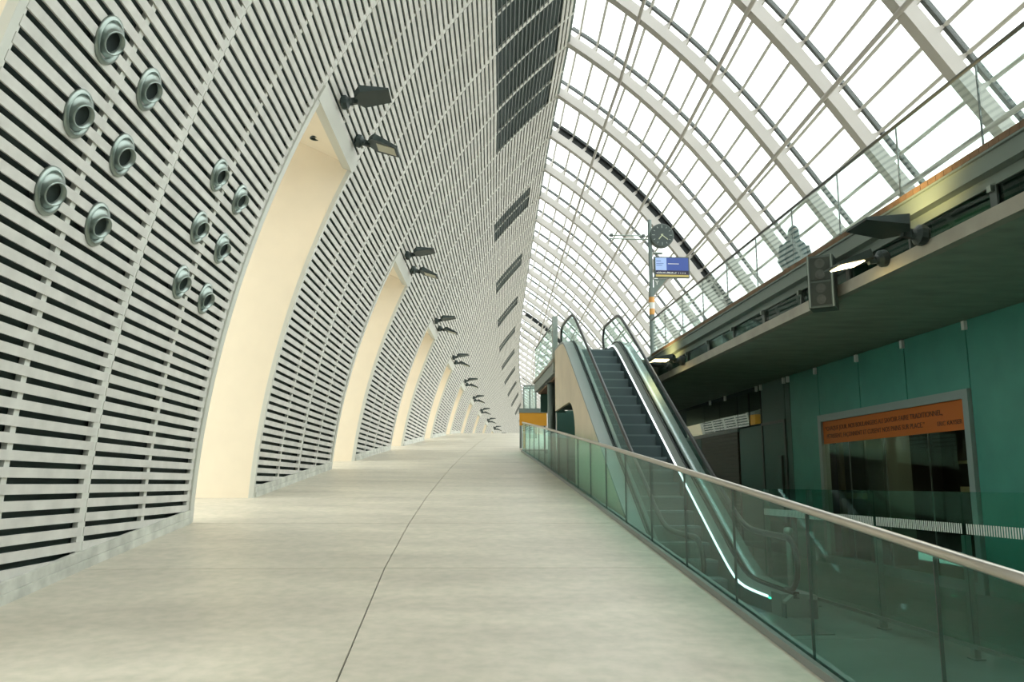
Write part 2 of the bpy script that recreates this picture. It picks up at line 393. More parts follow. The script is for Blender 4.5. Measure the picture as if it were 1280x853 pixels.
# doorways
NOUT = -5.35
for k, i in enumerate(DOORS):
    s0, s1 = sm(i), sm(i + 1); zf = ramp(s0)
    kk = k - 2
    where = ('%s behind the camera' % ('nearer one' if k == 1 else 'farther one')) if k < 2 else 'nearest, at the left edge of the view' if k == 2 else ('%s in the row counted from the camera' % ORD[kk])
    d = Thing('door_%d' % (k + 1), S((s0 + s1) / 2, wn(s1, 0), ramp((s0 + s1) / 2)), 'deep cream doorway in the slatted wall, ' + where, 'doorway', 'cream doorways in the slatted wall', 'structure')
    def reveal(s, sd):
        A = []; B = []; f0 = (ramp(s) - .1) / sig(s)
        zs = list(np.linspace(f0, HEAD, 14))
        for t, L in ((s, A), (s + sd * .15, B)):
            for z in zs: L.append(S(t, wn(s, z) - .03, z * sig(s)))
            out = wn(s, HEAD) - .03 - NOUT
            L.append(S(t, NOUT, HEAD * sig(s) + out * nu(s) * dprof(HEAD))); L.append(S(t, NOUT, f0 * sig(s)))
        return MB().prism(A, B)
    d.part(reveal(s1 - .08, 1), 'reveal', 'cream'); d.part(reveal(s0 + .12, -1), 'reveal', 'cream')
    zc = HEAD * sig(s0); n0 = wn(s0, HEAD); rise = (n0 - NOUT) * nu(s0) * dprof(HEAD)
    d.part(MB().hexa([S(s0, NOUT, zc + rise), S(s0, n0 - .03, zc), S(s1, wn(s1, HEAD) - .03, zc), S(s1, NOUT, zc + rise), S(s0, NOUT, zc + rise + .15), S(s0, n0 - .03, zc + .15), S(s1, wn(s1, HEAD) - .03, zc + .15), S(s1, NOUT, zc + rise + .15)]), 'reveal_ceiling', 'cream')
    for s, w0, w1, dj in ((s0 + .07, -.075, .07, -.16), (s1 - .075, -.02, .07, -.05)):
        b = MB(); rings = []
        for z in np.linspace((ramp(s) - .05) / sig(s), HEAD, 20):
            rings.append([WP(s + w0, z, dj), WP(s + w1, z, dj), WP(s + w1, z, .02), WP(s + w0, z, .02)])
        b.loft(rings); d.part(b, 'door_jamb', 'frame')
    b = MB().hexa([WP(s0, HEAD - .10, -.16), WP(s0, HEAD - .10, .03), WP(s1, HEAD - .10, .03), WP(s1, HEAD - .10, -.16), WP(s0, HEAD + .10, -.16), WP(s0, HEAD + .10, .03), WP(s1, HEAD + .10, .03), WP(s1, HEAD + .10, -.16)])
    d.part(b, 'lintel', 'frame')
    d.part(MB().hexa([S(s0, NOUT - .03, ramp(s0)), S(s0, NOUT, ramp(s0)), S(s1, NOUT, ramp(s1)), S(s1, NOUT - .03, ramp(s1)), S(s0, NOUT - .03, zc + rise), S(s0, NOUT, zc + rise), S(s1, NOUT, zc + rise), S(s1, NOUT - .03, zc + rise)]), 'window_pane', 'vglass')
    for t in (.33, .66):
        sv = s0 + (s1 - s0) * t; d.part(MB().tube([S(sv, NOUT + .03, ramp(sv)), S(sv, NOUT + .03, zc + rise)], .03, 6), 'mullion', 'dsteel')
    # recessed downlight in the sloping ceiling
    sl_, nl_ = s1 - .75, wn(s1, HEAD) - .55
    zl_ = zc + .55 * nu(s0) * dprof(HEAD) - .01
    dn = Vector((0, 0, -1))
    dl = d.part(MB().lathe(S(sl_, nl_, zl_), (0, 0, -1), [(0, .09), (.02, .09), (.02, .065), (-.02, .06)], 14), 'downlight', 'flood')
    if 2 < k < 8:
        L = bpy.data.lights.new('downlight_lamp', 'SPOT'); L.energy = 9; L.color = (1, .78, .48); L.spot_size = math.radians(80); L.spot_blend = .8; L.shadow_soft_size = .05
        lo = bpy.data.objects.new('downlight_lamp', L); C.objects.link(lo); lo.parent = d.o; lo.location = S(sl_, nl_, zl_ - .06) - d.loc
# outer cladding above and beyond so that no daylight leaks behind the slats
oc = MB(); rings = []
for s in np.linspace(sm(I_0), S_END + 3, 36):
    rings.append([S(s, NOUT - .3, 8.6), S(s, NOUT - .2, 8.6), S(s, wn(s, ZR) - .05, ZR * sig(s) + .05), S(s, wn(s, ZR) - .15, ZR * sig(s) + .15)])
oc.loft(rings); wl.part(oc, 'outer_skin', 'back')

# ================================================================== STRUCTURE: glass vault
ce = Thing('ceiling', S(10, 2.3, 3), 'arched glass roof of white ribs, bars and clear panes', 'glass roof', kind='structure')
zt = np.linspace(11.55, 2.7, 1500); nt_ = np.array([profR(z) for z in zt])
ar = np.concatenate([[0], np.cumsum(np.hypot(np.diff(zt), np.diff(nt_)))])
NODE = .55; KN_ = int((ar[-1] - .25) / NODE)
def VP(s, d, off=0.):
    """point on the rib line at arc distance d below the ridge, off outwards"""
    z = float(np.interp(d, ar, zt)); dn = (profR(z + .02) - profR(z - .02)) / .04
    L = math.hypot(1, dn)
    return S(s, profR(z) + ridge_shift(s) + off / L, z * sig(s) / sig(12) - off * dn / L)
nodes = [.25 + NODE * k for k in range(KN_ + 1)]
GOFF = .36
DARK = (6, 16, 26)
for i in range(I_0, I_LAST + 1):
    s = sm(i); r = MB(); rings = []
    hw = .115
    for d in np.linspace(0, ar[-1], 30 if i < 12 else 16):
        rings.append([VP(s - hw, d, -.10), VP(s + hw, d, -.10), VP(s + hw, d, .14), VP(s - hw, d, .14)])
    r.loft(rings); rib = ce.part(r, 'arch_rib', 'rib')
    b = MB()
    for d in nodes:
        dd = min(d + .06, ar[-1])
        b.hexa([VP(s - .02, d - .07, .13), VP(s + .02, d - .07, .13), VP(s + .02, dd, .13), VP(s - .02, dd, .13), VP(s - .02, d - .02, GOFF), VP(s + .02, d - .02, GOFF), VP(s + .02, d + .02, GOFF), VP(s - .02, d + .02, GOFF)])
    ce.part(b, 'bracket_row', 'rib', parent=rib)
    m_ = MB(); rings = []
    w = .045 if i not in DARK else .12
    for d in np.linspace(0, ar[-1], 26 if i < 12 else 14):
        rings.append([VP(s - w, d, GOFF - .03), VP(s + w, d, GOFF - .03), VP(s + w, d, GOFF + .05), VP(s - w, d, GOFF + .05)])
    m_.loft(rings); ce.part(m_, 'glazing_bar', 'mull' if i not in DARK else 'black')
    if i in DARK:
        for k in range(KN_):
            d0, d1 = nodes[k] + .05, nodes[k + 1] - .05
            ce.part(MB().hexa([VP(s + .0, d0, .18), VP(s + .08, d0, .18), VP(s + .08, d1, .18), VP(s, d1, .18), VP(s, d0, GOFF), VP(s + .08, d0, GOFF), VP(s + .08, d1, GOFF), VP(s, d1, GOFF)]), 'joint_plate', 'black')
ss = [sm(i) for i in range(I_0, I_LAST + 1)]
for k, d in enumerate(nodes):
    ce.part(MB().tube([VP(s, d, GOFF) for s in ss], .038, 6), 'purlin', 'purlin')
    if k % 4 == 3:
        ce.part(MB().tube([VP(s, d, -.14) for s in ss], .045, 8), 'tie_tube', 'rib', smooth=True)
PA = []
for i in range(I_0, I_LAST):
    for k in range(len(nodes) - 1):
        s0, s1, d0, d1 = sm(i) + .05, sm(i + 1) - .05, nodes[k] + .025, nodes[k + 1] - .025
        m_ = MB().hexa([VP(s0, d0, GOFF), VP(s1, d0, GOFF), VP(s1, d1, GOFF), VP(s0, d1, GOFF), VP(s0, d0, GOFF + .012), VP(s1, d0, GOFF + .012), VP(s1, d1, GOFF + .012), VP(s0, d1, GOFF + .012)])
        c = Vector(m_.v[0]); vis = 0 if (c.y > 6 and c.z > 4.2 + ZO - 1.5 + .0 * c.y) else 80
        PA.append((c.length + vis, m_))
PA.sort(key=lambda t: t[0]); rest = MB()
for k, (d, m_) in enumerate(PA):
    if k < 300: ce.part(m_, 'pane', 'vglass')
    else:
        o = len(rest.v); rest.v += m_.v; rest.f += [tuple(o + i for i in f) for f in m_.f]; rest.mi += [0] * 6
ce.part(rest, 'pane_field', 'vglass', kind='stuff')
rb = MB(); rings = []
for s in ss: rings.append([S(s, wn(s, ZR) - .1, ZR * sig(s) - .02), S(s, wn(s, ZR) + .0, ZR * sig(s) + .0), S(s, wn(s, ZR) + .02, ZR * sig(s) + .22), S(s, wn(s, ZR) - .1, ZR * sig(s) + .22)])
rb.loft(rings); ce.part(rb, 'ridge_beam', 'gsteel')
# far end of the hall
we = Thing('wall_end', S(S_END, 0, 3.05), 'pale far end wall of the hall', 'wall', kind='structure')
for j in range(6):
    n0 = -3.6 + j * 2.2
    we.part(MB().hexa([S(S_END, n0, 3.0), S(S_END, n0 + 2.15, 3.0), S(S_END + .2, n0 + 2.15, 3.0), S(S_END + .2, n0, 3.0), S(S_END, n0, 11.5), S(S_END, n0 + 2.15, 11.5), S(S_END + .2, n0 + 2.15, 11.5), S(S_END + .2, n0, 11.5)]), 'end_panel', 'rib')

wk = Thing('wall_rear', S(-19, 0, -1.5), 'pale end wall of the hall behind the camera', 'wall', kind='structure')
for j in range(7):
    n0 = -5.6 + j * 2.4
    wk.part(MB().hexa([S(-19.2, n0, -1.6), S(-19.2, n0 + 2.37, -1.6), S(-19, n0 + 2.37, -1.6), S(-19, n0, -1.6), S(-19.2, n0, 11.6), S(-19.2, n0 + 2.37, 11.6), S(-19, n0 + 2.37, 11.6), S(-19, n0, 11.6)]), 'end_panel', 'rib')

# ================================================================== STRUCTURE: upper deck on the right
EE = 4.87; A0, A1 = -20.0, 34.0; EW = 7.38
dk = Thing('floor_upper', E(6, 8, 2.3), 'raised concrete deck with steel edge beam over the shop wall', 'deck', kind='structure')
dk.part(MB().boxE(EE, 12.5, A0, A1, 2.32, 2.44), 'slab_soffit', 'soffit')
dk.part(MB().boxE(EE - .02, EE + .10, A0, 19.6, 2.30, 2.445), 'slab_edge', 'concrete')
dk.part(MB().boxE(EE + .0, EE + .10, A0, 19.6, 2.82, 2.985), 'edge_beam', 'gsteel')
dk.part(MB().boxE(EE - .03, EE + .06, A0, 19.6, 2.965, 2.985), 'beam_flange', 'gsteel')
dk.part(MB().boxE(EE - .01, EE + .14, A0, 19.6, 2.80, 2.82), 'beam_flange', 'gsteel')
dk.part(MB().boxE(EE + .10, EE + .16, A0, 19.6, 2.70, 2.82), 'lower_rail', 'gsteel')
dk.part(MB().boxE(EE + .5, 12.5, A0, A1, 2.62, 2.96), 'deck_body', 'dsteel')
a = A0
while a < 19.5:
    dk.part(MB().boxE(EE - .03, EE + .62, a + .004, min(a + .136, 19.6), 2.988, 3.05), 'deck_plank', 'plank'); a += .14
dk.part(MB().boxE(EE + .622, 12.5, A0, A1, 2.97, 3.05), 'deck_top', 'concrete')
for k in range(-2, 14):
    a = 7.07 + 1.43 * k
    if not (A0 < a < 19.3): continue
    wide = k % 2 == 0
    dk.part(MB().boxE(EE + .10, EE + .17, a - (.05 if wide else .02), a + (.05 if wide else .02), 2.44, 2.72), 'band_post', 'dsteel')
    dk.part(MB().boxE(EE + .06, EE + .11, a - .03, a + .03, 2.64, 2.70), 'post_clip', 'galv')
    dk.part(MB().boxE(EE + .12, EE + .135, a + .05, a + 1.38, 2.445, 2.70), 'band_pane', 'bglass')
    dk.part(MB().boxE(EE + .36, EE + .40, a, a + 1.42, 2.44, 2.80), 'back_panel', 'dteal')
# landing behind the escalator head
dk.part(MB().boxE(2.62, EE, 20.55, 25.2, 2.70, 2.97), 'landing_beam', 'gsteel')
dk.part(MB().boxE(2.72, EE, 20.65, 25.1, 2.64, 2.70), 'landing_soffit', 'plank')
dk.part(MB().boxE(2.58, EE + .62, 20.5, 25.25, 2.97, 3.05), 'landing_top', 'concrete')
dk.part(MB().boxE(EE, EE + .622, 19.6, 34, 2.44, 3.05), 'deck_body', 'gsteel')

dk.part(MB().boxE(2.78, 3.5, 25.0, 25.1, 2.1, 2.66), 'landing_screen', 'dteal')
# ================================================================== STRUCTURE: teal shop wall under the deck
wr = Thing('wall_right', E(EW, 10, -1.5), 'teal panelled shop wall in the shade of the deck', 'wall', kind='structure')
WZ0, WZ1 = -1.5, 2.31
WIN_A0, WIN_A1, WIN_Z = 11.38, 16.28, 1.33
def panel(a0, a1, z0, z1, m='teal'): wr.part(MB().boxE(EW, EW + .06, a0 + .012, a1 - .012, z0, z1), 'wall_panel', m)
js = [-20, -16, -12, -8, -4, -1.0, 2, 5.0, 8.2, WIN_A0]
for a0, a1 in zip(js[:-1], js[1:]): panel(a0, a1, WZ0, WZ1)
for a0, a1 in zip([11.38, 13.04, 14.6], [13.04, 14.6, 16.28]): panel(a0, a1, WIN_Z + .01, WZ1)
panel(16.28, 17.71, WZ0, WZ1)
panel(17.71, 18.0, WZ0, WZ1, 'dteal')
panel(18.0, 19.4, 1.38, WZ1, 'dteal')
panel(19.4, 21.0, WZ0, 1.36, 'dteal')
wr.part(MB().boxE(EW + .06, EW + .14, -20, 11.38, WZ0, 2.32), 'backing', 'djoint')
wr.part(MB().boxE(EW + .06, EW + .14, 11.38, 16.28, WIN_Z, 2.32), 'backing', 'djoint')
wr.part(MB().boxE(EW + .06, EW + .14, 16.28, 30.1, WZ0, 2.32), 'backing', 'djoint')
for a in (11.36, 13.04, 14.6, 16.34, 17.71, 17.95, 19.32, 19.6, 21.9, 23.2, 8.2, 5.0, 2.0):
    wr.part(MB().boxE(EW - .05, EW, a - .035, a + .035, 2.17, 2.30), 'panel_clip', 'white')
# reflective strip window and shutter further on
for a0, a1 in ((19.42, 20.12), (20.22, 20.98), (21.02, 22.4), (22.42, 23.8), (23.82, 25.6)):
    wr.part(MB().boxE(EW, EW + .03, a0, a1, 1.40, 2.2), 'strip_pane', 'black')
    wr.part(MB().boxE(EW - .02, EW - .012, a0, a1, 1.40, 2.2), 'strip_pane', 'sglass')
wr.part(MB().boxE(EW - .05, EW + .05, 20.98, 26, 1.30, 1.39), 'strip_sill', 'gsteel')
for k in range(28):
    z = WZ0 + k * .1
    wr.part(MB().boxE(EW - .01 , EW + .05, 21.1, 24.2, z + .006, z + .098), 'shutter_slat', 'shutter')
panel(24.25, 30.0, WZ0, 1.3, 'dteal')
wb = Thing('wall_back', E(5, 27, -1.5), 'dark wall behind the escalator under the landing', 'wall', kind='structure')
wb.part(MB().boxE(3.5, 4.5, 26.8, 27.0, -1.5, 2.3), 'wall_panel', 'dteal')
# service door
dr = Thing('door_20', E(EW, 18.7, -1.5), 'dark green flush service door beside the shop window', 'door', kind='structure')
dr.part(MB().boxE(EW - .01, EW + .04, 18.08, 19.33, -1.5, 1.34), 'door_leaf', 'dteal')
for a0, a1, z0, z1 in ((18.0, 18.08, -1.5, 1.4), (19.33, 19.41, -1.5, 1.4), (18.08, 19.33, 1.34, 1.4)):
    dr.part(MB().boxE(EW - .03, EW + .05, a0, a1, z0, z1), 'door_frame', 'dsteel')
dr.part(MB().boxE(EW - .06, EW - .01, 18.2, 18.23, -.9, .6), 'pull_handle', 'dsteel')
dr.part(MB().boxE(EW - .04, EW - .01, 18.2, 18.45, .59, .62), 'closer_arm', 'dsteel')
# shop window
w1 = Thing('window_1', E(EW, 13.8, -1.5), 'shop window with orange printed banner in a grey frame', 'window', kind='structure')
FW = .13
for a0, a1, z0, z1 in ((WIN_A0, WIN_A0 + FW, -1.5, WIN_Z), (WIN_A1 - FW, WIN_A1, -1.5, WIN_Z), (WIN_A0 + FW, WIN_A1 - FW, WIN_Z - FW, WIN_Z), (WIN_A0 + FW, WIN_A1 - FW, -1.5, -1.35)):
    w1.part(MB().boxE(EW - .06, EW + .09, a0, a1, z0, z1), 'window_frame', 'wframe')
pa = [WIN_A0 + FW, 12.55, 13.85, 15.15, WIN_A1 - FW]
for a0, a1 in zip(pa[:-1], pa[1:]):
    w1.part(MB().boxE(EW + .0, EW + .012, a0 + .006, a1 - .006, -1.35, WIN_Z - FW), 'pane', 'wglass')
for a in pa[1:-1]: w1.part(MB().boxE(EW - .004, EW + .016, a - .006, a + .006, -1.35, WIN_Z - FW), 'pane_joint', 'galv')
ban = w1.part(MB().boxE(EW - .012, EW - .006, WIN_A0 + FW, WIN_A1 - FW, .765, 1.2), 'banner', 'orange', label='orange banner with a line of dark lettering')
def text(thing, txt, size, origin, xdir, up, m, name, width=None, parent=None, align='LEFT'):
    cu = bpy.data.curves.new(name, 'FONT'); cu.body = txt; cu.size = size; cu.extrude = .0015; cu.align_x = align
    t = bpy.data.objects.new('tmp', cu); C.objects.link(t)
    bpy.context.view_layer.update()
    me = bpy.data.meshes.new_from_object(t.evaluated_get(bpy.context.evaluated_depsgraph_get()))
    bpy.data.objects.remove(t)
    xs = [v.co.x for v in me.vertices]; k = (width / (max(xs) - min(xs))) if width else 1
    xd, ud = Vector(xdir).normalized(), Vector(up).normalized(); nd = xd.cross(ud)
    for v in me.vertices: v.co = Vector(origin) - thing.loc + xd * (v.co.x * k) + ud * v.co.y + nd * v.co.z
    me.materials.clear(); me.materials.append(M[m])
    o = bpy.data.objects.new(name, me); C.objects.link(o); o.parent = parent or thing.o
    return o
UP = Vector((0, 0, 1))
text(w1, '“CHAQUE JOUR, NOS BOULANGERS AU SAVOIR-FAIRE TRADITIONNEL,', .115, E(EW - .0145, 16.05, 1.015), -DA, UP, 'ink', 'lettering', 3.95, ban)
text(w1, 'PÉTRISSENT, FAÇONNENT ET CUISENT NOS PAINS SUR PLACE.”', .115, E(EW - .0145, 16.0, .865), -DA, UP, 'ink', 'lettering', 3.4, ban)
text(w1, 'ERIC KAYSER', .095, E(EW - .0145, 12.25, .855), -DA, UP, 'ink', 'lettering', .62, ban)
# shop interior room
sh = Thing('room_shell', E(9.5, 14, -1.5), 'dark back room seen through the shop window', 'room', kind='structure')
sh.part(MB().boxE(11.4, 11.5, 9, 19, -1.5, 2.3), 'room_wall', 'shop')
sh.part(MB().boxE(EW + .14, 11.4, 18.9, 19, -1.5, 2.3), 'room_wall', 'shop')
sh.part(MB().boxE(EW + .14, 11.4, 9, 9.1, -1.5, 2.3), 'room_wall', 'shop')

cl_ = sh.part(MB().boxE(9.0, 9.12, 12.2, 15.4, 2.1, 2.16), 'ceiling_lamp', 'shoplamp')
# ================================================================== THINGS
# ---- glass railing along the ramp
r1 = Thing('glass_railing', E(2.4, 15, ramp(15)), 'long green glass railing with steel handrail beside the ramp', 'railing')
def Rp(a, h, off=0.): return E(rail_e(a) + off, a, ramp(a) + h)
aj = [2.48 + 1.453 * k for k in range(18)] + [28.3]
for a0, a1 in zip(aj[:-1], aj[1:]):
    a0 += .004; a1 -= .004
    if a1 - a0 < .2: continue
    r1.part(MB().hexa([Rp(a0, .02, .0), Rp(a0, .02, .018), Rp(a1, .02, .018), Rp(a1, .02, .0), Rp(a0, .96, .0), Rp(a0, .96, .018), Rp(a1, .96, .018), Rp(a1, .96, .0)]), 'glass_pane', 'rglass')
for a0, a1 in zip(aj[:-1], aj[1:]):
    r1.part(MB().hexa([Rp(a0 - .0018, .03, -.001), Rp(a0 - .0018, .03, .019), Rp(a0 + .0018, .03, .019), Rp(a0 + .0018, .03, -.001), Rp(a0 - .0018, .955, -.001), Rp(a0 - .0018, .955, .019), Rp(a0 + .0018, .955, .019), Rp(a0 + .0018, .955, -.001)]), 'pane_joint', 'dsteel')
ap = list(np.linspace(2.48, 28.35, 24))
r1.part(MB().tube([Rp(a, .985, .009) for a in ap], .028, 12), 'handrail', 'steel', smooth=True)
kb = MB()
kb.loft([[Rp(a, -.02, -.045), Rp(a, .07, -.045), Rp(a, .07, -.005), Rp(a, .02, -.004), Rp(a, .02, .022), Rp(a, .07, .025), Rp(a, .07, .065), Rp(a, -.02, .065)] for a in ap])
r1.part(kb, 'kerb_channel', 'kerb')

# ---- second railing beside the escalator foot
r2 = Thing('glass_railing', E(4.55, 9, -1.5), 'glass guard with grey posts and striped film beside the escalator foot', 'railing')
e = 4.55
pj = [2.6, 4.15, 5.72, 7.30, 8.88, 10.58, 12.1]
for a0, a1 in zip(pj[:-1], pj[1:]):
    r2.part(MB().boxE(e, e + .015, a0 + .006, a1 - .006, -1.37, -.07), 'glass_pane', 'rglass')
    n = int((a1 - a0 - .04) / .034)
    for k in range(n):
        a = a0 + .02 + k * .034
    st = MB()
    for k in range(n):
        a = a0 + .02 + k * .034; st.boxE(e - .003, e - .001, a, a + .017, -.435, -.345)
    r2.part(st, 'striped_film', 'white', kind='stuff')
for a in (4.18, 5.75, 7.35, 8.92, 10.6, 12.06):
    r2.part(MB().boxE(e + .02, e + .075, a - .03, a + .03, -1.5, -.45 if a < 10 else -.08), 'post', 'galv')
    r2.part(MB().boxE(e + .0, e + .10, a - .06, a + .06, -1.5, -1.488), 'foot_plate', 'galv')
r2.part(MB().boxE(e - .012, e + .025, 2.6, 12.1, -1.40, -1.365), 'bottom_rail', 'galv')

# ---- deck parapet
r3 = Thing('glass_railing', E(4.95, 8, 3.05), 'glass parapet with thin dark handrail on the upper deck edge', 'railing')
ep = 4.95
pj = [7.12 + 1.45 * k for k in range(-7, 10)]
for a0, a1 in zip(pj[:-1], pj[1:]):
    r3.part(MB().boxE(ep, ep + .016, a0 + .008, min(a1, 19.8) - .008, 3.06, 3.93), 'glass_pane', 'pglass')
    r3.part(MB().boxE(ep - .002, ep + .018, a0 - .003, a0 + .003, 3.06, 3.92), 'pane_joint', 'mull')
r3.part(MB().tube([E(ep + .008, pj[0], 3.945), E(ep + .008, 20.0, 3.945)], .022, 10), 'handrail', 'mull', smooth=True)
r4 = Thing('glass_railing', E(2.64, 22.8, 3.05), 'glass railing on the landing left of the escalator head', 'railing')
for a0, a1 in ((20.75, 22.2), (22.2, 23.65), (23.65, 25.1)):
    r4.part(MB().boxE(2.63, 2.646, a0 + .006, a1 - .006, 3.06, 3.98), 'glass_pane', 'eglass')
r4.part(MB().tube([E(2.638, 20.7, 4.0), E(2.638, 25.15, 4.0)], .02, 8), 'handrail', 'mull')
r4.part(MB().boxE(2.60, 2.72, 20.55, 20.72, 2.75, 4.12), 'end_post', 'galv')

# ---- escalator
EC = 3.42; HH = .54; SW = .40; A_B, A_T = 11.2, 19.05; Z_B, Z_T = -1.5, 3.05
TS = (Z_T - Z_B) / (A_T - A_B)
def nose(a):
    """line of the step noses with rounded ends"""
    r = 1.0
    def soft(x): return .5 * (x + math.sqrt(x * x + .09))
    return Z_B + TS * (soft(a - A_B) - soft(a - A_T))
es = Thing('escalator', E(EC, 11, Z_B), 'long grey escalator climbing from the lower floor to the deck', 'escalator')
A_F, A_R = 9.62, 21.0
run = .36; k = 0
ns = 21; rise = (Z_T - Z_B) / ns; run = (A_T - A_B) / ns
for k in range(-3, ns + 4):
    a0 = A_B + k * run; z = min(max(Z_B + k * rise, Z_B), Z_T) + .008
    zb = z - .26
    m_ = MB(); n = 8
    m_.boxE(EC - SW, EC + SW, a0, a0 + run + .02, z - .03, z, 0)
    m_.boxE(EC - SW, EC + SW, a0 + .004, a0 + .03, zb, z - .03, 1)
    es.part(m_, 'step', ['step', 'stepr'])
al_ = np.concatenate([np.linspace(A_F, A_B - .9, 5), np.linspace(A_B - .7, A_B + .9, 9), np.linspace(A_B + 1.2, A_T - 1.2, 6), np.linspace(A_T - .9, A_T + .9, 9), np.linspace(A_T + 1.1, A_R, 4)])
for sd, word in ((-1, 'left'), (1, 'right')):
    x = lambda o: EC + sd * o
    # skirt + inner deck + outer deck
    es.part(MB().loft([[E(x(SW + .004), a, nose(a) - .3), E(x(SW + .02), a, nose(a) - .3), E(x(SW + .02), a, nose(a) + .16), E(x(SW + .004), a, nose(a) + .16)] for a in al_]), 'skirt', 'stepr')
    es.part(MB().loft([[E(x(SW + .01), a, nose(a) + .18), E(x(HH - .012), a, nose(a) + .27), E(x(HH - .012), a, nose(a) + .22), E(x(SW + .01), a, nose(a) + .14)] for a in al_]), 'inner_deck', 'steel2')
    es.part(MB().loft([[E(x(HH + .012), a, nose(a) + .22), E(x(HH + .012), a, nose(a) + .27), E(x(HH + .24), a, nose(a) + .25), E(x(HH + .24), a, nose(a) + .20)] for a in al_ if a < 20.5]), 'outer_deck', 'steel2')
    if sd > 0: es.part(MB().loft([[E(x(SW - .012), a, nose(a) + .165), E(x(SW + .006), a, nose(a) + .165), E(x(SW + .006), a, nose(a) + .19), E(x(SW - .012), a, nose(a) + .19)] for a in al_ if A_F + .5 < a < A_T + .7]), 'led_strip', 'led')
    for sg in (-1, 1):
        es.part(MB().loft([[E(x(HH + sg * .012), a, nose(a) + .215), E(x(HH + sg * .034), a, nose(a) + .215), E(x(HH + sg * .034), a, nose(a) + .285), E(x(HH + sg * .012), a, nose(a) + .285)] for a in al_ if a < 20.5]), 'gasket', 'black')
    # glass balustrade in panels
    ag = np.linspace(A_F + .22, A_R - .22, 61)
    for q in range(0, 60, 6):
        rings = [[E(x(HH - .006), a, nose(a) + .23), E(x(HH + .006), a, nose(a) + .23), E(x(HH + .006), a, nose(a) + .86), E(x(HH - .006), a, nose(a) + .86)] for a in ag[q:q + 7]]
        rings[0] = [p + DA * .003 for p in rings[0]]; rings[-1] = [p - DA * .003 for p in rings[-1]]
        es.part(MB().loft(rings), 'balustrade_glass', 'eglass')
    # handrail loop
    path = []
    rN = .30
    for t in np.linspace(-100, 90, 12):
        c = (A_F + .22, nose(A_F + .22) + .88 - rN); path.append(E(x(HH), c[0] - rN * math.cos(math.radians(t)), c[1] + rN * math.sin(math.radians(t))))
    for a in al_:
        if A_F + .3 < a < A_R - .3: path.append(E(x(HH), a, nose(a) + .88))
    for t in np.linspace(90, -100, 12):
        c = (A_R - .22, nose(A_R - .22) + .88 - rN); path.append(E(x(HH), c[0] + rN * math.cos(math.radians(t)), c[1] + rN * math.sin(math.radians(t))))
    es.part(MB().tube(path, .038, 10, ry=.03, up=DE), 'handrail', 'rubber', smooth=True)
    for aN, sg in ((A_F + .22, -1), (A_R - .22, 1)):
        rings = []; zc = nose(aN) + .88 - rN
        A_ = [E(x(HH - .006), aN, nose(aN) + .23)]; B_ = [E(x(HH + .006), aN, nose(aN) + .23)]
        for t in np.linspace(90, -80, 12):
            da = sg * (rN - .03) * math.cos(math.radians(t)); dz = (rN - .03) * math.sin(math.radians(t))
            A_.append(E(x(HH - .006), aN + da, zc + dz)); B_.append(E(x(HH + .006), aN + da, zc + dz))
        es.part(MB().prism(A_, B_), 'newel_glass', 'eglass')
    es.part(MB().boxE(min(x(SW), x(HH + .24)), max(x(SW), x(HH + .24)), A_F + .1, A_F + .4, Z_B, Z_B + .26), 'newel_base', 'steel2')
    es.part(MB().boxE(min(x(SW + .02), x(SW + .05)), max(x(SW + .02), x(SW + .05)), A_F + .09, A_F + .1, Z_B + .08, Z_B + .14), 'comb_light', 'led')
    es.part(MB().boxE(min(x(SW), x(SW + .006)), max(x(SW), x(SW + .006)), A_F + .42, A_F + .5, Z_B + .165, Z_B + .185), 'indicator', 'green')
es.part(MB().boxE(EC - SW - .1, EC + SW + .1, 8.6, A_B - 3 * run, Z_B, Z_B + .01), 'comb_plate', 'galv')
es.part(MB().boxE(EC - SW - .1, EC + SW + .1, A_T + 3 * run + .2, 20.6, Z_T - .1, Z_T + .004), 'comb_plate', 'galv')
# left cladding panels following the truss, with the arched cut-out
def clad(a0, a1, bot, top, n=8, name='cladding_panel'):
    A_ = []; B_ = []
    for ee, L in ((2.64, A_), (2.70, B_)):
        for a in np.linspace(a0, a1, n): L.append(E(ee, a, bot(a)))
        for a in np.linspace(a1, a0, n): L.append(E(ee, a, top(a)))
    es.part(MB().prism(A_, B_), name, 'beige')
topf = lambda a: nose(a) + .20
def botf(a):
    if a < 17.38: return Z_B
    t = min(1, (a - 17.38) / .9); return 1.05 + .70 * math.sqrt(max(0, 1 - (1 - t) ** 2))
clad(10.4, 13.2, lambda a: Z_B, topf); clad(13.215, 15.3, lambda a: Z_B, topf); clad(15.315, 17.38, lambda a: Z_B, topf, 8)
clad(17.39, 18.0, botf, topf, 12); clad(18.015, 20.52, botf, topf, 14)
es.part(MB().boxE(2.70, 4.2, 17.6, 20.5, 1.78, 2.2), 'truss_soffit', 'dsteel')
es.part(MB().loft([[E(4.14, a, nose(a) - .75 if a > 12.6 else Z_B), E(4.2, a, nose(a) - .75 if a > 12.6 else Z_B), E(4.2, a, nose(a) + .20), E(4.14, a, nose(a) + .20)] for a in al_ if a < 20.5]), 'side_panel', 'dsteel')
es.part(MB().loft([[E(2.7, a, nose(a) - .8), E(4.14, a, nose(a) - .8), E(4.14, a, nose(a) - .72), E(2.7, a, nose(a) - .72)] for a in al_ if 12.6 < a < 20.5]), 'truss_bottom', 'dsteel')
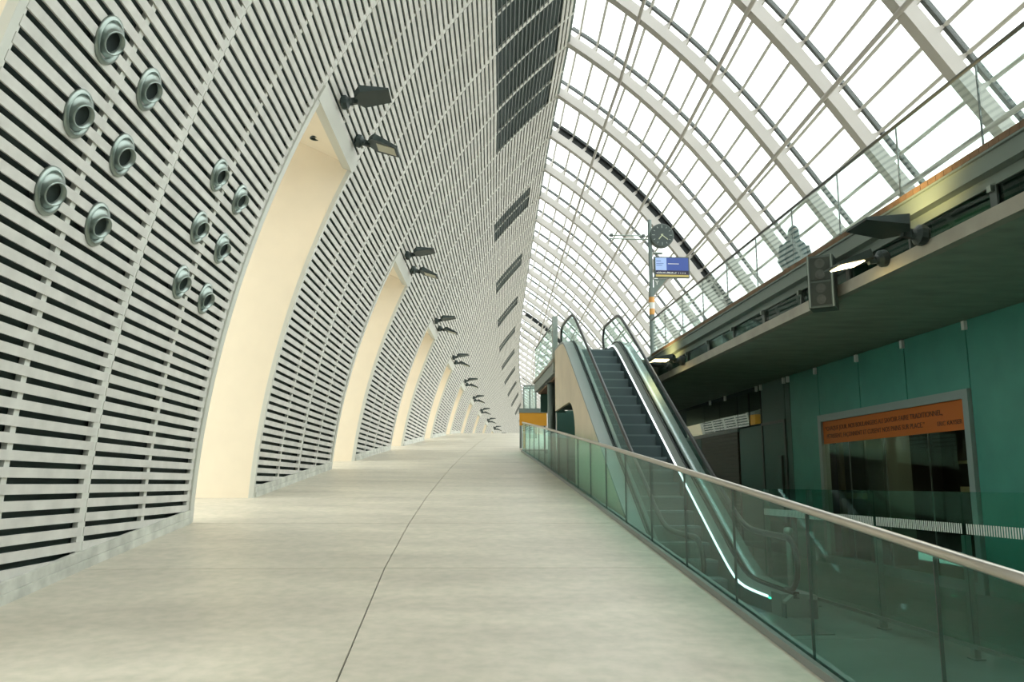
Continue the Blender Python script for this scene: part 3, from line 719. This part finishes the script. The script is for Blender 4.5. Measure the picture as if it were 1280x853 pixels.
# ---- columns under the landing
for (ec, ac, rr, z1, lab) in ((3.05, 18.6, .10, 1.78, 'round grey column in the arched opening under the escalator'), (2.76, 22.2, .11, 2.64, 'round grey column under the landing beam beside the beige cladding')):
    cl = Thing('column', E(ec, ac, -1.5), lab, 'column')
    cl.part(MB().lathe(E(ec, ac, -1.5), (0, 0, 1), [(0, rr), (z1 + 1.5, rr)], 18), 'shaft', 'gsteel', True)
    cl.part(MB().boxE(ec - rr * 1.3, ec + rr * 1.3, ac - rr * 1.3, ac + rr * 1.3, z1 - .03, z1 - .001), 'head_plate', 'dsteel')
# ---- bollard near the escalator foot
bo = Thing('bollard', E(4.3, 10.6, -1.5), 'slim steel bollard behind the escalator foot', 'bollard')
bo.part(MB().lathe(E(4.3, 10.6, -1.5), (0, 0, 1), [(0, .035), (.86, .035)], 12), 'shaft', 'galv', True)
bo.part(MB().lathe(E(4.3, 10.6, -.64), (0, 0, 1), [(0, .055), (.05, .06), (.09, .05), (.1, .02)], 12), 'cap', 'galv', True)

# ---- air nozzles on the slatted wall
rows = [('top', 3.62), ('middle', 2.97), ('bottom', 2.31)]
for bay, (sa, pan) in enumerate(((6.71, 'the leftmost panel'), (9.80, 'the panel beside the doorway'))):
    for cidx, col in ((0, 'left'), (1, 'right')):
        for rn_, z in rows:
            s = sa + cidx * .88
            o = WP(s, z, 0); ax = (WP(s, z, 1) - o).normalized()
            tsl = (WP(s + .1, z) - WP(s - .1, z)).normalized()
            nz = Thing('air_nozzle', o, 'round steel air nozzle, %s %s of the six on %s' % (rn_, col, pan), 'air nozzle', 'air nozzles on the slatted wall')
            R0 = .205
            nz.part(MB().lathe(o, ax, [(-.02, R0 * .8), (.0, R0), (.018, R0), (.03, R0 * .97), (.034, R0 * .84)], 32, cap=False), 'flange', 'galv', True)
            # stepped inner cone aiming down the hall
            ax2 = (ax - tsl * .30 + Vector((0, 0, -.28))).normalized()
            nz.part(MB().lathe(o, ax, [(.034, R0 * .84), (.02, R0 * .80), (.012, R0 * .74), (-.03, R0 * .72)], 32, cap=False), 'seat_ring', 'galv', True)
            nz.part(MB().lathe(o - ax2 * .02, ax2, [(-.03, R0 * .80), (.02, R0 * .76), (.045, R0 * .66), (.06, R0 * .56), (.10, R0 * .50), (.11, R0 * .49), (.11, R0 * .44), (.02, R0 * .42)], 32, cap=False), 'ball_nozzle', 'galv', True)
            nz.part(MB().lathe(o - ax2 * .02, ax2, [(.05, R0 * .43), (.054, R0 * .43)], 24), 'bore', 'hole')
# ---- floodlights
def floodlight(root, out, side, label, group, lens, tilt, scale=1.0, up=False):
    t = Thing('floodlight', root, label, 'floodlight', group)
    f = (Vector(out).normalized() * math.cos(tilt) + UP * math.sin(tilt)).normalized(); sd = Vector(side).normalized(); u = sd.cross(f).normalized()
    if u.z < 0: u = -u
    P = lambda a, b, c: Vector(root) + (f * a + sd * b + u * c) * scale
    t.part(MB().lathe(root - f * .02 * scale, f, [(0, .10 * scale), (.03 * scale, .12 * scale), (.10 * scale, .12 * scale), (.14 * scale, .07 * scale), (.18 * scale, .055 * scale)], 14), 'mount', 'flood')
    t.part(MB().hexa([P(.12, -.035, -.05), P(.26, -.035, -.05), P(.26, .035, -.05), P(.12, .035, -.05), P(.12, -.035, .05), P(.26, -.035, .05), P(.26, .035, .05), P(.12, .035, .05)]), 'knuckle', 'flood')
    h = MB()
    A_ = [P(.22, -.10, 0), P(.34, -.30, 0), P(.80, -.24, 0), P(.80, .24, 0), P(.34, .30, 0), P(.22, .10, 0)]
    hs = [.10, .12, .03, .03, .12, .10]
    h.prism(A_, [p + u * (q * scale) for p, q in zip(A_, hs)])
    hb = t.part(h, 'housing', 'flood')
    zl = lambda a_: (.124 - (a_ - .34) / .46 * .09) if up else -.012
    A_ = [P(x_, y_, zl(x_)) for x_, y_ in ((.40, -.17), (.74, -.17), (.74, .17), (.40, .17))]
    t.part(MB().prism(A_, [p + u * (.010 * scale) for p in A_]), 'lens', lens)
    if up and lens == 'warm':
        L = bpy.data.lights.new('floodlight_lamp', 'SPOT'); L.energy = 26; L.color = (1, .74, .30); L.spot_size = math.radians(130); L.spot_blend = .7; L.shadow_soft_size = .08
        lo = bpy.data.objects.new('floodlight_lamp', L); C.objects.link(lo); lo.parent = t.o
        lo.location = P(.57, 0, .16) - Vector(root); lo.rotation_euler = (u * .8 - f * .6).to_track_quat('-Z', 'Y').to_euler()
    return t
for k, i in enumerate([i for i in DOORS if i >= 1]):
    if k > 11: break
    for j, (ds, tl, nm) in enumerate(((.89, .16, 'nearer'), (2.36, -.30, 'farther'))):
        s = sm(i) + ds; z = 5.86
        r_ = WP(s, z, .03); out = S(s, 1, 0) - S(s, 0, 0); sd = S(s + .1, 0, 0) - S(s - .1, 0, 0)
        floodlight(r_, out, sd, 'dark floodlight, the %s of the pair above the %s large doorway' % (nm, ORD[k]), 'floodlights above the doorways', 'lens', tl, .95, j == 0)
floodlight(E(4.84, 8.0, 2.5), -DE, DA, 'large dark floodlight on the deck edge right of the loudspeaker, nearest the camera', 'floodlights on the deck edge', 'warm', .12, .9, True)
floodlight(E(4.84, 8.78, 2.48), -DE, DA, 'floodlight with glowing warm lens next to the loudspeaker', 'floodlights on the deck edge', 'warm', -.22, .8)
floodlight(E(4.84, 16.9, 2.5), -DE, DA, 'far floodlight with glowing lens on the deck edge beside the escalator', 'floodlights on the deck edge', 'warm', .0, .85)
floodlight(E(4.84, 17.9, 2.5), -DE, DA, 'farthest dark floodlight on the deck edge close to the escalator head', 'floodlights on the deck edge', 'warm', .1, .68, True)
# ---- loudspeaker
sp = Thing('loudspeaker', E(4.78, 9.98, 2.15), 'tall grey column loudspeaker hung on the deck edge', 'loudspeaker')
ck = E(4.66, 9.98, 0); f = (-DE * .55 - DA * .83).normalized(); sd = UP.cross(f).normalized()
def SPp(a, b, z): q = ck + f * a + sd * b; q.z = z + ZO; return q
def spbox(a0, a1, b0, b1, z0, z1): return MB().hexa([SPp(a0, b0, z0), SPp(a1, b0, z0), SPp(a1, b1, z0), SPp(a0, b1, z0), SPp(a0, b0, z1), SPp(a1, b0, z1), SPp(a1, b1, z1), SPp(a0, b1, z1)])
sp.part(spbox(-.16, .14, -.155, .155, 2.14, 2.80), 'cabinet', 'speaker')
for z0, z1 in ((2.17, 2.455), (2.485, 2.77)):
    g_ = sp.part(spbox(.14, .15, -.115, .115, z0, z1), 'grille', 'grille')
    for q in (.07, .21):
        sp.part(MB().lathe(SPp(.15, 0, z0 + q), f, [(0, .06), (.006, .06), (.006, .045), (.002, .02)], 16), 'driver_ring', 'cone', parent=None)
for b in (-.145, .13): sp.part(spbox(.14, .165, b, b + .015, 2.14, 2.80), 'front_rib', 'galv')
sp.part(spbox(-.24, -.16, -.03, .03, 2.42, 2.50), 'wall_bracket', 'dsteel')

# ---- platform post with clock and departure screen
pc = E(5.45, 21.9, 3.05)
pp = Thing('platform_post', pc, 'grey platform post carrying a round clock and a blue departures screen', 'platform post')
Z = lambda h: pc + UP * (h - (.09 if h > 2 else 0))
pp.part(MB().lathe(pc, UP, [(0, .13), (.03, .13), (.03, .075), (2.16, .075), (2.16, .055), (4.06, .055)], 16), 'post', 'gsteel', True)
pp.part(MB().lathe(Z(1.42), UP, [(0, .078), (.16, .078)], 16), 'orange_band', 'band')
pp.part(MB().lathe(Z(1.75), UP, [(0, .078), (.15, .078)], 16), 'orange_band', 'band')
pp.part(MB().lathe(Z(1.58), UP, [(0, .077), (.17, .077)], 16), 'pale_band', 'white')
rt = DE; fr = -DA
cc = Z(3.70) + rt * .31 + fr * .02
ck_ = pp.part(MB().lathe(cc - fr * .09, fr, [(0, .33), (.17, .33), (.18, .31)], 40), 'clock', 'dsteel')
pp.part(MB().lathe(cc + fr * .092, fr, [(0, .295), (.003, .295)], 40), 'dial', 'dial', parent=ck_)
for k in range(12):
    an = k * math.pi / 6; d_ = rt * math.sin(an) + UP * math.cos(an); w_ = rt * math.cos(an) - UP * math.sin(an)
    b0, b1 = (.20, .275) if k % 3 == 0 else (.22, .27)
    A_ = [cc + fr * .098 + d_ * b0 - w_ * .008, cc + fr * .098 + d_ * b0 + w_ * .008, cc + fr * .098 + d_ * b1 + w_ * .008, cc + fr * .098 + d_ * b1 - w_ * .008]
    pp.part(MB().prism(A_, [p + fr * .003 for p in A_]), 'hour_mark', 'galv', parent=ck_)
for an, ln, w in ((math.radians(128), .20, .011), (math.radians(218), .15, .013)):
    d_ = rt * math.sin(an) + UP * math.cos(an); w_ = rt * math.cos(an) - UP * math.sin(an)
    A_ = [cc + fr * .103 - d_ * .04 - w_ * w, cc + fr * .103 - d_ * .04 + w_ * w, cc + fr * .103 + d_ * ln + w_ * w, cc + fr * .103 + d_ * ln - w_ * w]
    pp.part(MB().prism(A_, [p + fr * .004 for p in A_]), 'clock_hand', 'hand', parent=ck_)
pp.part(MB().tube([Z(3.69), Z(3.69) + rt * .06], .03, 8), 'clock_arm', 'gsteel')
def PB(x0, x1, y0, y1, z0, z1):   # x right of post, y towards the viewer, z above deck
    return MB().hexa([pc + rt * x + fr * y + UP * (z - .09) for z in (z0, z1) for x, y in ((x0, y0), (x1, y0), (x1, y1), (x0, y1))])
scr = pp.part(PB(.08, 1.04, .0, .10, 2.52, 3.10), 'screen_case', 'dsteel')
pp.part(PB(.11, .41, .10, .104, 2.72, 3.07), 'screen_panel', 'screen2', parent=scr)
pp.part(PB(.41, 1.01, .10, .104, 2.72, 3.07), 'screen_panel', 'screen', parent=scr)
pp.part(PB(.11, 1.01, .10, .104, 2.60, 2.72), 'screen_panel', 'screen4', parent=scr)
pp.part(PB(.11, 1.01, .10, .104, 2.545, 2.60), 'screen_panel', 'screen3', parent=scr)
for (x0, x1, z0, z1) in ((.45, .75, 2.895, 2.912), (.13, .26, 2.97, 2.985), (.13, .33, 2.90, 2.912), (.13, .29, 2.85, 2.862)):
    pp.part(PB(x0, x1, .104, .106, z0, z1), 'screen_line', 'white' if x0 > .4 else 'screen', parent=scr)
sky_ = MB(); random.seed(9)
x_ = .13
while x_ < .66:
    h_ = random.uniform(.01, .05); q = PB(x_, x_ + .012, .104, .106, 2.635, 2.635 + h_); o_ = len(sky_.v); sky_.v += q.v; sky_.f += [tuple(o_ + i for i in f_) for f_ in q.f]; sky_.mi += [0] * 6; x_ += .016
pp.part(sky_, 'screen_print', 'white', parent=scr, kind='stuff')
for x_ in (.72, .78, .84, .90): pp.part(PB(x_, x_ + .025, .104, .106, 2.64, 2.66), 'screen_dot', 'white', parent=scr)
A_ = [Z(2.50) + rt * .06, Z(2.50) + rt * .42, Z(2.05) + rt * .06]; pp.part(MB().prism([p + fr * .03 for p in A_], [p + fr * .05 for p in A_]), 'sign_plate', 'gsteel', label='grey triangular sign plate under the screen')
yy = MB()
yp = text(pp, 'Y', .16, Z(2.33) + rt * .10 + fr * .054, rt, UP, 'white', 'sign_letter')
for z_ in (3.70, 3.60): pp.part(MB().tube([Z(z_) - rt * .0, Z(z_) - rt * (1.15)], .02, 8), 'side_arm', 'galv')
for x_ in (-.18, -1.06): pp.part(PB(x_ - .04, x_ + .04, -.03, .03, 3.66, 3.74), 'arm_fitting', 'dsteel')
pp.part(MB().tube([Z(3.22) + rt * .06, Z(3.22) + rt * .12, Z(3.22) + rt * .30, Z(3.22) + rt * .34], [.01, .035, .035, .02], 10), 'small_lamp', 'galv')

# ---- yellow kiosk at the end of the ramp railing
kz = ramp(30.7); kc = Vector((.75, 30.4, kz + ZO))
ki = Thing('information_kiosk', kc, 'orange yellow kiosk with grey top at the end of the ramp railing', 'kiosk')
ki.part(MB().box(.27, 1.24, 30.2, 30.75, 2.05 + ZO, 2.50 + ZO), 'sign_box', 'yellow')
ki.part(MB().box(.25, 1.26, 30.18, 30.8, 2.50 + ZO, 2.66 + ZO), 'top_cap', 'gsteel')
ki.part(MB().box(.27, .34, 30.2, 30.3, kz + ZO, 2.05 + ZO), 'leg', 'galv')
ki.part(MB().box(.40, .48, 30.2, 30.4, kz + ZO, 2.05 + ZO), 'leg', 'yellow')
ki.part(MB().box(1.14, 1.2, 30.4, 30.7, kz + ZO, 2.05 + ZO), 'leg', 'gsteel')
ki.part(MB().box(.34, .40, 30.22, 30.26, kz + ZO, 2.05 + ZO), 'side_panel', 'white')
# ---- glass booth beyond the kiosk
gx, gy, gz = .56, 41.5, ramp(41.5)
gb = Thing('glass_booth', (gx + .3, gy, gz + ZO), 'green glass booth with dark frame behind the kiosk', 'glass booth')
for x in (0, .30, .60):
    for y in (0, 1.0): gb.part(MB().box(gx + x, gx + x + .05, gy + y, gy + y + .05, gz - .05 + ZO, gz + 2.6 + ZO), 'corner_post', 'gsteel')
for x in (0, .30): gb.part(MB().box(gx + x + .05, gx + x + .30, gy + .02, gy + .035, gz + ZO, gz + 2.54 + ZO), 'pane', 'eglass')
for y in (0, 1.0): gb.part(MB().box(gx, gx + .65, gy + y, gy + y + .05, gz + 2.54 + ZO, gz + 2.62 + ZO), 'top_rail', 'gsteel')
gb.part(MB().box(gx + .02, gx + .035, gy + .06, gy + 1.0, gz + ZO, gz + 2.54 + ZO), 'pane', 'eglass')

# ---- things in the shop
def shopthing(name, label, cat, boxes):
    b0 = boxes[0]; t = Thing(name, E((b0[0] + b0[1]) / 2, (b0[2] + b0[3]) / 2, -1.5), label, cat)
    for e0, e1, a0, a1, z0, z1, m_, nm in boxes: t.part(MB().boxE(e0, e1, a0, a1, z0, z1), nm, m_)
shopthing('shop_cupboard', 'yellow cupboard at the right end of the shop window', 'cupboard', [(8.0, 8.5, 11.75, 12.45, -1.5, .55, 'shopw', 'body'), (7.97, 8.0, 11.77, 12.08, -1.4, .5, 'shopw', 'door'), (7.97, 8.0, 12.11, 12.43, -1.4, .5, 'shopw', 'door')])
shopthing('cold_cabinet', 'cream framed cabinet with dark glass at the left end of the shop window', 'cabinet', [(8.4, 9.0, 16.6, 17.6, -1.5, .95, 'shopg', 'body'), (8.3, 8.4, 17.5, 17.62, -1.5, .95, 'shopc', 'frame_upright'), (8.3, 8.4, 16.6, 17.5, -.3, -.18, 'shopc', 'frame_rail')])
shopthing('steel_locker', 'grey steel locker left of centre in the shop window', 'locker', [(8.3, 8.8, 15.6, 16.3, -1.5, .95, 'shopg', 'body'), (8.27, 8.3, 15.65, 16.25, -1.4, .9, 'shopg', 'door')])
shopthing('bakery_oven', 'dark oven stack with pierced grey upright in the shop window', 'oven', [(9.4, 10.2, 12.6, 15.0, -1.5, .3, 'shop', 'body'), (9.36, 9.4, 12.6, 15.0, -.15, -.05, 'shopc', 'front_rail'), (9.3, 9.4, 13.6, 13.95, -1.4, .55, 'shopg', 'upright'), (9.36, 9.4, 12.6, 15.0, .36, .42, 'shopc', 'hood_edge'), (9.3, 10.2, 12.6, 15.0, .42, .6, 'shop', 'hood')])
# ---- person on the upper deck, seen through the parapet
pf = E(6.5, 15.0, 3.05)
pe = Thing('person', pf, 'person in a dark hooded coat standing behind the deck parapet', 'person')
def ring(z, rx, ry, ox=0., oy=0.): return [pf + UP * z + DE * (ox + rx * math.cos(t)) + DA * (oy + ry * math.sin(t)) for t in np.linspace(0, 2 * math.pi, 20, endpoint=False)]
bd = MB()
bd.loft([ring(0.86, .17, .13), ring(.95, .20, .14), ring(1.1, .20, .14), ring(1.25, .215, .14), ring(1.36, .22, .13), ring(1.42, .19, .12), ring(1.46, .11, .09), ring(1.50, .062, .065), ring(1.55, .06, .065), ring(1.58, .075, .085), ring(1.64, .085, .10), ring(1.70, .078, .095), ring(1.745, .05, .06), ring(1.76, .01, .01)])
for sx in (-1, 1):
    bd.loft([ring(.0, .05, .12, sx * .10, -.03), ring(.06, .05, .09, sx * .10, -.02), ring(.12, .05, .055, sx * .10), ring(.48, .065, .07, sx * .10), ring(.9, .09, .10, sx * .09)])
    sh_ = pf + UP * 1.36 + DE * (sx * .20); el = pf + UP * 1.08 + DE * (sx * .27); wr_ = pf + UP * .88 + DE * (sx * .24) - DA * .12
    bd.tube([sh_, (sh_ + el) / 2, el, wr_, wr_ - UP * .04 - DA * .02], [.065, .058, .05, .036, .03], 10)
pe.part(bd, 'body', 'skin', True)
ct = MB(); ct.loft([ring(.45, .27, .20), ring(.7, .245, .185), ring(1.0, .235, .165), ring(1.25, .24, .16), ring(1.37, .235, .15), ring(1.44, .19, .13), ring(1.48, .13, .11), ring(1.50, .08, .08)])
for sx in (-1, 1):
    sh_ = pf + UP * 1.37 + DE * (sx * .20); el = pf + UP * 1.08 + DE * (sx * .275); wr_ = pf + UP * .90 + DE * (sx * .25) - DA * .11
    ct.tube([sh_, (sh_ + el) / 2, el, wr_], [.085, .08, .07, .055], 12)
pe.part(ct, 'coat', 'coat', True)
hr = MB(); hr.loft([ring(1.45, .15, .13, 0, .02), ring(1.52, .115, .12, 0, .025), ring(1.60, .105, .12, 0, .02), ring(1.68, .10, .115, 0, .015), ring(1.74, .075, .085, 0, .01), ring(1.785, .02, .02)])
pe.part(hr, 'hood', 'coat', True)
tr = MB()
for sx in (-1, 1): tr.loft([ring(.08, .07, .08, sx * .10), ring(.48, .08, .085, sx * .10), ring(.92, .10, .12, sx * .09)])
pe.part(tr, 'trousers', 'hair', True)
for sx in (-1, 1): pe.part(MB().loft([ring(.0, .055, .135, sx * .10, -.04), ring(.05, .055, .125, sx * .10, -.035), ring(.10, .05, .07, sx * .10, 0)]), 'shoe', 'black', True)
